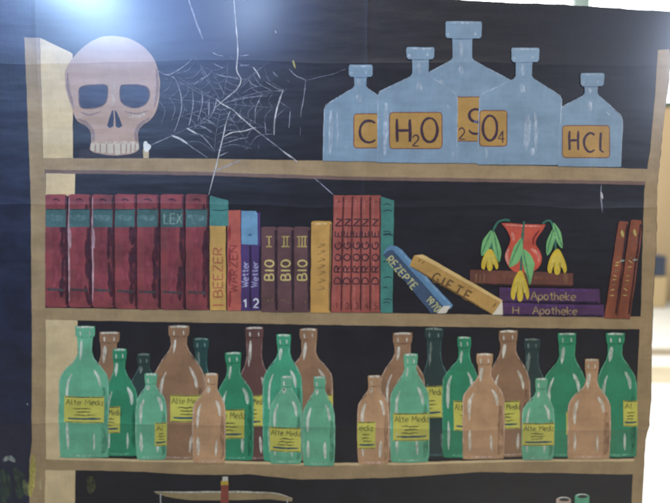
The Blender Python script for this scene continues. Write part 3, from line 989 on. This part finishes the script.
def deco(p):
    for x in (476, 480, 484, 564, 566):
        p.stroke([(x, 273), (x - 0.3, 283)], 1.2, paint('8A6440', 0.1, 0.1, dry=0.42), 0.6)
    p.stroke([(490, 276), (530, 277), (558, 278)], 3, paint('7E4C34', 0.1, 0.1, dry=0.5), 0.5)
    p.stroke([(472, 284), (520, 285), (572, 285.8)], 2.0, paint('2E1A18', 0.1, 0.1, dry=0.38), 0.5, (1, 1))
book(18, [(470.2, 269.6), (520, 271), (572.4, 273), (572, 286.6), (520, 286), (469.4, 284.6)], paint('62382A', 0.16, 0.22), 'brown book lying flat under the red vase', deco)
for k, (poly, tx, hx, lb) in enumerate((
        ([(499, 287), (598.6, 288.6), (599.4, 303), (499, 302.6)], (530.6, 299.4), None, 'purple book lying flat, lettered Apotheke, the upper of two'),
        ([(501.6, 302.4), (603, 304.4), (603.6, 316.4), (501.6, 315.6)], (532, 313.8), (512.6, 313.6), 'purple book lying flat at the bottom of the stack, lettered H Apotheke'))):
    def deco(p, poly=poly, tx=tx, hx=hx):
        p.text('Apotheke', tx, 8.2, 1.0, paint('A48A5A', 0.1, 0.1, dry=0.33), 0.8, ang=1.0, sx=0.74, gap=0.14)
        if hx:
            p.text('H', hx, 7, 1.2, paint('9C8458', 0.1, 0.1, dry=0.36), 0.8, sx=0.8)
        p.stroke([(poly[3][0] + 2, poly[3][1] - 1), (poly[2][0] - 2, poly[2][1] - 1)], 1.8, paint('201030', 0.1, 0.1, dry=0.36), 0.5, (1, 1))
        p.stroke([(poly[0][0] + 3, poly[0][1] + 2), (poly[1][0] - 3, poly[1][1] + 2)], 2.2, paint('5C3A6C', 0.1, 0.1, dry=0.48), 0.5)
    book(16 + k * .1, poly, paint('482A48', 0.14, 0.2), lb, deco)
RB = paint('7A4028', 0.15, 0.22)
for k, (poly, a, b) in enumerate((
        ([(618, 222), (620, 220.8), (627.6, 221.4), (616, 318.4), (603.4, 317.6)], (622, 234), (610.5, 296)),
        ([(629.8, 220.6), (632, 219.6), (641, 220), (640.6, 236), (629, 318.8), (616.4, 318.4)], (634.5, 233), (623.5, 296)))):
    def deco(p, a=a, b=b, poly=poly):
        p.stroke([(a[0] - 1, a[1] - 4), (a[0] + 0.5, a[1] + 3)], 3, YINK, 0.7)
        for j in range(9):
            t = 0.38 + j * 0.072
            x, y = a[0] + (b[0] - a[0]) * t, a[1] + (b[1] - a[1]) * t
            p.stroke([(x - 2, y + random.uniform(-2, 2)), (x + 2, y + random.uniform(-2, 2))], 1.3, YINK if j % 3 else YINK2, 0.7)
        p.stroke([(a[0] - 3, a[1] + 27), (a[0] + 2, a[1] + 26)], 2.2, paint('8E9A84', 0.1, 0.1, dry=0.4), 0.75)
        p.stroke([(poly[2][0] - 1, 224), (poly[-2][0] - 1, 314)], 2.0, paint('34161A', 0.1, 0.1, dry=0.38), 0.5, (1, 1))
    book(16 + k * .1, poly, RB, ('red-brown leaning book nearest the purple books', 'red-brown leaning book nearest the right upright')[k], deco)

# ------------------------------------------------------------------ vase with tulips
T = lambda pts: crop(465, 210, 4.573, pts)
p = Part(21)
p.fill(T([(168, 64), (178, 60), (260, 64), (358, 66), (364, 70), (352, 95), (330, 125), (322, 155), (342, 190), (349, 228), (334, 262), (305, 282), (262, 286), (225, 281), (196, 256), (183, 218), (190, 182), (204, 150), (205, 122), (188, 88)]), paint('B64A34', 0.12, 0.16), smooth=True)
VH = paint('D88A74', 0.1, 0.12, dry=0.44)
p.stroke(T([(180, 68), (260, 72), (350, 74)]), 1.6, VH, 0.4)
p.stroke(T([(198, 175), (190, 215), (204, 250)]), 3.4, VH, 0.4)
p.stroke(T([(300, 175), (330, 200), (336, 236)]), 3.0, VH, 0.4)
p.stroke(T([(215, 100), (222, 140)]), 2.6, VH, 0.4)
p.stroke(T([(285, 250), (305, 262)]), 2.6, VH, 0.4)
p.stroke(T([(340, 90), (312, 130), (312, 160)]), 2.2, paint('7E2A2A', 0.1, 0.1, dry=0.44), 0.4)
p.build('painted_vase', BK, 'red-orange waisted vase standing on the flat brown book')
STEM = paint('2F5E4A', 0.12, 0.15)
LEAF = paint('6FA262', 0.10, 0.16)
LEAFD = paint('4B7E54', 0.1, 0.1, dry=0.44)
YT = paint('C2A32E', 0.10, 0.14)
YTH = paint('D8C25C', 0.10, 0.14, dry=0.44)
YTD = paint('6E5A1E', 0.10, 0.14)
tulips = (
    ('yellow tulip drooping over the left side of the vase', [(205, 48), (178, 46), (150, 55), (130, 90), (122, 140), (121, 188)],
     ([(120, 92), (98, 120), (82, 150), (74, 208), (95, 192), (112, 160), (122, 125)], [(131, 98), (146, 130), (158, 165), (165, 200), (160, 236), (146, 212), (134, 178), (128, 130)]),
     (112, 181, 278, 39)),
    ('yellow tulip hanging down the front of the vase', [(270, 52), (264, 100), (260, 160), (257, 220), (252, 290)],
     ([(258, 128), (236, 155), (222, 180), (200, 258), (232, 240), (248, 210), (258, 175)], [(264, 180), (290, 200), (312, 240), (314, 262), (306, 334), (290, 292), (276, 262), (266, 222)]),
     (249, 280, 418, 42)),
    ('yellow tulip drooping over the right side of the vase', [(352, 62), (372, 50), (390, 52), (402, 80), (409, 120), (412, 186)],
     ([(402, 84), (388, 112), (374, 150), (371, 206), (388, 186), (400, 150), (408, 112)], [(403, 58), (420, 80), (434, 110), (444, 172), (428, 158), (414, 124), (404, 90)]),
     (418, 180, 296, 44)))
for k, (lb, st, lv, (cx, y0, y1, hw)) in enumerate(tulips):
    e = Part(23)
    H = y1 - y0
    e.fill(T([(cx - 6, y0), (cx + 10, y0), (cx + hw * .6, y0 + H * .25), (cx + hw * .95, y0 + H * .62), (cx + hw * .98, y0 + H * .84), (cx + hw * .75, y0 + H * .92), (cx + hw * .45, y0 + H * .68), (cx + hw * .28, y0 + H * .92), (cx, y1), (cx - hw * .25, y0 + H * .92), (cx - hw * .40, y0 + H * .68), (cx - hw * .62, y0 + H * .93), (cx - hw * .95, y0 + H * .86), (cx - hw * .95, y0 + H * .62), (cx - hw * .62, y0 + H * .25)]), YT, 0.6, smooth=True, w=0.2)
    for dx, t0, t1 in ((-.30, .42, .8), (.30, .42, .8)):
        e.stroke(T([(cx + dx * hw * .9, y0 + H * .5), (cx + dx * hw * 1.2, y0 + H * t1)]), 0.7, YTD, 0.9)
    for dx in (-.6, 0.02, .6):
        e.stroke(T([(cx + dx * hw * .4, y0 + H * .2), (cx + dx * hw, y0 + H * .75)]), 2.4, YTH, 0.9)
    o = e.build('painted_tulip', BK, lb)
    q = Part(23)
    q.stroke(T(st), 2.2, STEM, 0.1, (1, 1))
    q.build('stem', o)
    for l in lv:
        tip = l[3]
        ax = Vector((tip[0] - l[0][0], tip[1] - l[0][1])).normalized()
        wide = []
        for x, y in l:
            d = Vector((x - l[0][0], y - l[0][1]))
            q_ = l[0][0] + ax.x * d.dot(ax), l[0][1] + ax.y * d.dot(ax)
            wide.append((q_[0] + (x - q_[0]) * 1.3, q_[1] + (y - q_[1]) * 1.3))
        l = wide
        q = Part(23)
        q.fill(T(l), LEAF, 0.3, smooth=True, w=0.2)
        q.stroke(T([l[0], l[len(l) // 2]]), 1.4, LEAFD, 0.5)
        q.build('leaf', o)

# ------------------------------------------------------------------ green and brown bottles
LBL = paint('B6AE4A', 0.08, 0.12)
LINK = paint('3A3A26', 0.1, 0.1, dry=0.38)
LINKD = paint('4C4A26', 0.1, 0.1, dry=0.44)
LBLUE = paint('2E4A52', 0.1, 0.1, dry=0.30)
cols = {'lg': ('5E9C74', '93BE9C'), 'mg': ('257A52', '69AC84'), 'g': ('3A8E66', '84BE9C'), 'dg': ('163C36', '4C7A70'), 'vd': ('1D332E', '55706A'),
        'br': ('886546', 'BFA084'), 'db': ('5A3A32', 'A08274'), 'pe': ('AC845C', 'D6B496')}

def bottle(rank, kind, cx_l, top, nk, yn, body, ys, yb, lb, label=None, text='Alte Mediz'):
    """cx_l lip x0,x1; nk neck x0,x1; yn neck foot; body x0,x1; ys shoulder end; yb base"""
    lay = 8 + rank * 3
    base, hi = cols[kind]
    B = paint(base, 0.09, 0.13)
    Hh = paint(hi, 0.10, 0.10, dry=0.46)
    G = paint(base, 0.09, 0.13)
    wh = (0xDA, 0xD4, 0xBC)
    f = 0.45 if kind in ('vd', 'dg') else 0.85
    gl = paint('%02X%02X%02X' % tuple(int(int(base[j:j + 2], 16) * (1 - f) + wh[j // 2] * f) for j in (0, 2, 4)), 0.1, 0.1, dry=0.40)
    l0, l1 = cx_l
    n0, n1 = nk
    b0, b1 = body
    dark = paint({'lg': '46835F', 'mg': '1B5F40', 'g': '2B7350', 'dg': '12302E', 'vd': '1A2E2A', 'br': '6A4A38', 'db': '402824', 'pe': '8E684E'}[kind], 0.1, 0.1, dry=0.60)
    m = (yn + ys) / 2
    h = ys - yn
    R = [(l1 - 1.5, top), (l1, top + 1.8), (l1 - 0.2, top + 9), (n1 + 0.4, top + 12), (n1, top + 20), (n1 + 0.2, yn - 4), (n1 + (b1 - n1) * 0.28, yn + h * 0.28), (n1 + (b1 - n1) * 0.72, yn + h * 0.60), (b1 - 0.8, ys - 1), (b1, ys + 8), (b1 + 0.2, (ys + yb) / 2), (b1 - 0.4, yb - 8), (b1 - 1.2, yb - 2.5), (b1 - 4, yb)]
    L = [(l0 + 1.5, top), (l0, top + 1.8), (l0 + 0.2, top + 9), (n0 - 0.4, top + 12), (n0, top + 20), (n0 - 0.2, yn - 4), (n0 - (n0 - b0) * 0.28, yn + h * 0.28), (n0 - (n0 - b0) * 0.72, yn + h * 0.60), (b0 + 0.8, ys - 1), (b0, ys + 8), (b0 - 0.2, (ys + yb) / 2), (b0 + 0.4, yb - 8), (b0 + 1.2, yb - 2.5), (b0 + 4, yb)]
    p = Part(lay)
    p.fill(R + L[::-1], B, 0, smooth=True, w=0.5)
    w = b1 - b0
    c = (b0 + b1) / 2
    nc = (n0 + n1) / 2
    # dark ends and pale rims
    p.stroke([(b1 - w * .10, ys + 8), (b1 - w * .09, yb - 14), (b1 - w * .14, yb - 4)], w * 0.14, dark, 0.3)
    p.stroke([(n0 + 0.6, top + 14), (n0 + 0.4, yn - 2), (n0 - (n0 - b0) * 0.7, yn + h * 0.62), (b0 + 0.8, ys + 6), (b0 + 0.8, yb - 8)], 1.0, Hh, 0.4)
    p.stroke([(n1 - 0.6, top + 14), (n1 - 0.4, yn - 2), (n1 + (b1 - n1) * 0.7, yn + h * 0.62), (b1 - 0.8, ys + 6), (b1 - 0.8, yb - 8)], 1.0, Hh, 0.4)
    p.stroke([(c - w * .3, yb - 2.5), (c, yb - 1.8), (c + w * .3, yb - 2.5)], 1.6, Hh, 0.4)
    # lip
    p.stroke([(l0 + 1.5, top + 1.4), (nc, top + 0.9), (l1 - 1.5, top + 1.4)], 2.0, gl, 0.5, (0.7, 0.7))
    p.stroke([(l0 + 1, top + 10.4), (nc, top + 11.2), (l1 - 1, top + 10.4)], 1.0, dark, 0.5)
    p.stroke([(l0 + (l1 - l0) * .25, top + 5), (l0 + (l1 - l0) * .27, top + 10)], 2.0, gl, 0.6)
    if (l1 - l0) > 13:
        p.stroke([(l0 + (l1 - l0) * .72, top + 5), (l0 + (l1 - l0) * .74, top + 9.5)], 1.6, gl, 0.6)
    # neck and shoulder lights
    r = random.uniform
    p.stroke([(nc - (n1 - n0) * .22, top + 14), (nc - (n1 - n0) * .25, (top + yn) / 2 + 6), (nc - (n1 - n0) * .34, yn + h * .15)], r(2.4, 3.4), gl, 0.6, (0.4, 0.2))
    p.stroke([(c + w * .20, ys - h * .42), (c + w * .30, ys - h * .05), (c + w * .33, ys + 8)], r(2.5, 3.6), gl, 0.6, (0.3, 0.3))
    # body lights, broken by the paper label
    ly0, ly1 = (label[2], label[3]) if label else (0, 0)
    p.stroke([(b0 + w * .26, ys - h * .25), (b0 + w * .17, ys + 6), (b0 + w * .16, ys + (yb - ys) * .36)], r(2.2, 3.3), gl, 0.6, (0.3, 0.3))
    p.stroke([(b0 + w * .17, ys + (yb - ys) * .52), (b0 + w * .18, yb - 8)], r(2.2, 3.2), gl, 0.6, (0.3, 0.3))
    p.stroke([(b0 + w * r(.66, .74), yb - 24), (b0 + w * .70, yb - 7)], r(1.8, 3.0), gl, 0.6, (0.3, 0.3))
    o = p.build('painted_bottle', BK, lb)
    if label:
        x0, x1, y0, y1 = label[:4]
        tilt = label[4] if len(label) > 4 else 0.0
        def sl(x, y):
            return (x, y + (x - x0) * tilt)
        q = Part(lay + 1.1)
        q.fill([sl(x0, y0), sl((x0 + x1) / 2, y0 + 0.7), sl(x1, y0), sl(x1, y1), sl((x0 + x1) / 2, y1 + 0.5), sl(x0, y1)], LBL, 0, w=0.3)
        W = x1 - x0
        H = y1 - y0
        q.stroke([sl(x0 + 0.6, y0 + 0.8), sl((x0 + x1) / 2, y0 + 1.2), sl(x1 - 0.6, y0 + 0.8)], 0.9, LINK, 0.4, (1, 1))
        q.stroke([sl(x0 + 1, y1 - 0.4), sl(x1 - 1, y1 - 0.4)], 0.7, LINKD, 0.4, (1, 1))
        tilt += r(-.012, .012)
        if text:
            th = min(H * 0.22, 6.5)
            unit = sum(0.62 * GLYPH[ch][1] * 0.9 + 0.12 if ch != ' ' else 0.42 for ch in text)
            sx = max(0.3, min(0.9, (W - 3) / (th * unit) * 0.62))
            q.text(text, sl(x0 + 1.6, y0 + 3 + th), th, 0.75, LINK, 0.5, ang=math.degrees(math.atan(tilt)), sx=sx, gap=0.13)
        for k in range(3):
            y = y0 + H * (.48 + k * .12)
            a, b = x0 + W * r(.2, .32), x0 + W * r(.66, .84)
            pts = [sl(a + (b - a) * j / 7, y + r(-.5, .5)) for j in range(8)]
            q.stroke(pts, 1.1, LINK if k != 2 else LINKD, 0.5)
        q.stroke([sl(x0 + W * .10, y0 + H * .85), sl(x0 + W * .5, y0 + H * .86), sl(x1 - W * .07, y0 + H * .84)], 1.9, LBLUE, 0.6, (0.8, 0.6))
        q.build('bottle_label', o)
    return o

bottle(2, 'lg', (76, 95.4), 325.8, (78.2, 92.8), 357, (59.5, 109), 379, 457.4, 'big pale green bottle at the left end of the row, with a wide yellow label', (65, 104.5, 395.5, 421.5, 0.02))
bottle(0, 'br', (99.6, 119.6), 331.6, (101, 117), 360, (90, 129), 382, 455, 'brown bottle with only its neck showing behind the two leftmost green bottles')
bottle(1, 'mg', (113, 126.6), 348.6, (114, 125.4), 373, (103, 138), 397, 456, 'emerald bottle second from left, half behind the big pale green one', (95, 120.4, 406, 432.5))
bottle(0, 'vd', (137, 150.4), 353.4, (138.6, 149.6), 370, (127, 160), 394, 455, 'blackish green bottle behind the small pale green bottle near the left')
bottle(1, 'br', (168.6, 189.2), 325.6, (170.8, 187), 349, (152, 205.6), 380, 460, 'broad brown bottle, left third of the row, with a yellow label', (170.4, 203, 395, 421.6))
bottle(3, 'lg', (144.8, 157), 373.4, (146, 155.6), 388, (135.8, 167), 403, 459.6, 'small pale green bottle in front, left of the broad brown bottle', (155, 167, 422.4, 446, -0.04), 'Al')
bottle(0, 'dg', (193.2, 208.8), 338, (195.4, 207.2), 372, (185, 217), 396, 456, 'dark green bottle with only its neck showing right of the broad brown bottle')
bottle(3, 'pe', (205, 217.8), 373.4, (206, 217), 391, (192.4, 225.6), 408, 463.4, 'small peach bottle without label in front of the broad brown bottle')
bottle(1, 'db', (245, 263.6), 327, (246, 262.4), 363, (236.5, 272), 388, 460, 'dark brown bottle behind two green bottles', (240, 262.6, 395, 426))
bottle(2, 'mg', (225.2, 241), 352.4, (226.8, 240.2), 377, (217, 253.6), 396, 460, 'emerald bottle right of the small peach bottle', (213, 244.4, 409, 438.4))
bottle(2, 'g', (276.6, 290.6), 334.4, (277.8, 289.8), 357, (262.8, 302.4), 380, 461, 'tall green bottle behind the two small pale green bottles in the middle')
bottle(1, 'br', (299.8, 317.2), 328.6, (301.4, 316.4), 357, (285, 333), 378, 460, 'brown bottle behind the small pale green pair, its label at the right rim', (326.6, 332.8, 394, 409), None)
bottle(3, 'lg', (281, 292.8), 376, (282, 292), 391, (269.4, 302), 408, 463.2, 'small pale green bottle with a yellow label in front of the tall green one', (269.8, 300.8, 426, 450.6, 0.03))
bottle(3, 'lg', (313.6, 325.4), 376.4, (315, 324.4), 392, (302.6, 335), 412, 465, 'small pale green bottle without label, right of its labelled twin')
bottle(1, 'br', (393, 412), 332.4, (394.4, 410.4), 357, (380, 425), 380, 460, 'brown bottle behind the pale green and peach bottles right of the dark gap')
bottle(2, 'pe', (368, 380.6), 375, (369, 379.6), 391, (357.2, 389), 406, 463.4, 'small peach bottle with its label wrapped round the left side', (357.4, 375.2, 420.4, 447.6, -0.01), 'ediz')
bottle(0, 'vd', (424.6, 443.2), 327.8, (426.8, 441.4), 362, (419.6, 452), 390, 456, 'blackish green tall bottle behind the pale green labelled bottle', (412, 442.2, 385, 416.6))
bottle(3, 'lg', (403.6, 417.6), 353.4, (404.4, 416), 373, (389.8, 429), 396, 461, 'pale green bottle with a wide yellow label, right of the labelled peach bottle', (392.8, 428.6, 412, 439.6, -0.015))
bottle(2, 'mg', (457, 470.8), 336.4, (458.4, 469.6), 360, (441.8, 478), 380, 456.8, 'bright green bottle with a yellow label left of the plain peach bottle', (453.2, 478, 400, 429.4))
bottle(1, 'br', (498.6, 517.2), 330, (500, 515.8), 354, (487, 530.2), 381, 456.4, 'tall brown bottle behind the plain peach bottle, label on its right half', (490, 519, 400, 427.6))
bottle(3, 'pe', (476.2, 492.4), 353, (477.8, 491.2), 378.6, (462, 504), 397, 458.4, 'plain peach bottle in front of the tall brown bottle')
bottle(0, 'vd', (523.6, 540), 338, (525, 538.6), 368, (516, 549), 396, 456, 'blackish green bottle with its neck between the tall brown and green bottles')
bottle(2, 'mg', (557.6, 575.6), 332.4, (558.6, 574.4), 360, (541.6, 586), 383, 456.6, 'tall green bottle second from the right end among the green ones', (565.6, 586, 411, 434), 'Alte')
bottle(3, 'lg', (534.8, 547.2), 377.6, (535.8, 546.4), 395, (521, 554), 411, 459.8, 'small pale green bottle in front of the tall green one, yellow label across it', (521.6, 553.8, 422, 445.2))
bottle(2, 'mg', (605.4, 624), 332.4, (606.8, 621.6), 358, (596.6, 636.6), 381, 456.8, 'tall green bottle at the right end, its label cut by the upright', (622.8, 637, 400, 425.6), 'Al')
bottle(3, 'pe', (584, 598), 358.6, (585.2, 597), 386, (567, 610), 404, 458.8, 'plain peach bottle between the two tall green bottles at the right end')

# ------------------------------------------------------------------ bottom compartment
p = Part(8)
p.fill([(154, 491.6), (160, 493), (190, 492.4), (222, 492), (250, 492), (274, 493), (292.6, 497.6), (292, 501), (284, 500.4), (268, 499), (226, 500.6), (190, 500.6), (166, 497), (156, 494)], paint('8A7650', 0.1, 0.15))
p.stroke([(154, 492), (190, 492.6), (224, 492), (272, 492.8), (293, 498)], 1.6, paint('B4AE98', 0.1, 0.1, dry=0.34), 0.4)
sc = p.build('painted_balance_scale', BK, 'ochre beam of a painted balance scale below the bottom shelf')
q = Part(8)
q.fill([(220.8, 485), (228.4, 485), (229, 520), (229, 560), (220, 560), (220.4, 520)], paint('7E3C2C', 0.12, 0.15), 0.8)
q.fill([(221, 481), (228, 481), (228.4, 485.4), (220.8, 485.4)], paint('B0922E', 0.1, 0.1), 1.0)
q.fill([(222.4, 477), (227.6, 477), (228, 481.4), (222.4, 481.4)], paint('B8B49C', 0.1, 0.1), 1.1)
q.build('column', sc)
for x0, x1 in ((160.4, 160.6), (287.4, 288)):
    q = Part(8)
    q.stroke([(x0, 494 if x0 < 200 else 499), (x0 + 0.2, 512), (x1, 540)], 1.3, paint('9A988C', 0.1, 0.1, dry=0.3), 0.5, (1, 1))
    q.build('chain', sc)
p = Part(6)
p.stroke([(89, 476), (91.5, 484), (90, 494)], 8, paint('4C4E30', 0.2, 0.2, dry=0.52), 0)
p.build('painted_smear', BK, 'dull yellow-green smear in the dark cell at the lower left')
for cx, cy, r, hx, lb in ((564, 500.4, 7.4, 'B69A84', 'pinkish bottle mouth just showing at the bottom edge'), (582.4, 497, 7.2, '58A078', 'green bottle mouth just showing at the bottom edge')):
    p = Part(8)
    m = paint(hx, 0.1, 0.14)
    p.fill(arc(cx, cy, r, 3.0, 180, 360) + [(cx + r, cy + 9), (cx + r - 1, cy + 11), (cx + r - 1, cy + 22), (cx + r * 2, cy + 40), (cx + r * 2, cy + 100), (cx - r * 2, cy + 100), (cx - r * 2, cy + 40), (cx - r + 1, cy + 22), (cx - r + 1, cy + 11), (cx - r, cy + 9)], m, w=0.2)
    p.fill(arc(cx + 0.6, cy, r - 2.2, 1.7, 0, 345), paint('2C2E2C', 0.1, 0.1), 0.5, w=0.1)
    p.stroke(arc(cx, cy + 0.2, r - 0.8, 2.6, 200, 340), 1.1, paint('C8CCBC', 0.1, 0.1, dry=0.34), 0.6)
    p.build('painted_bottle', BK, lb)
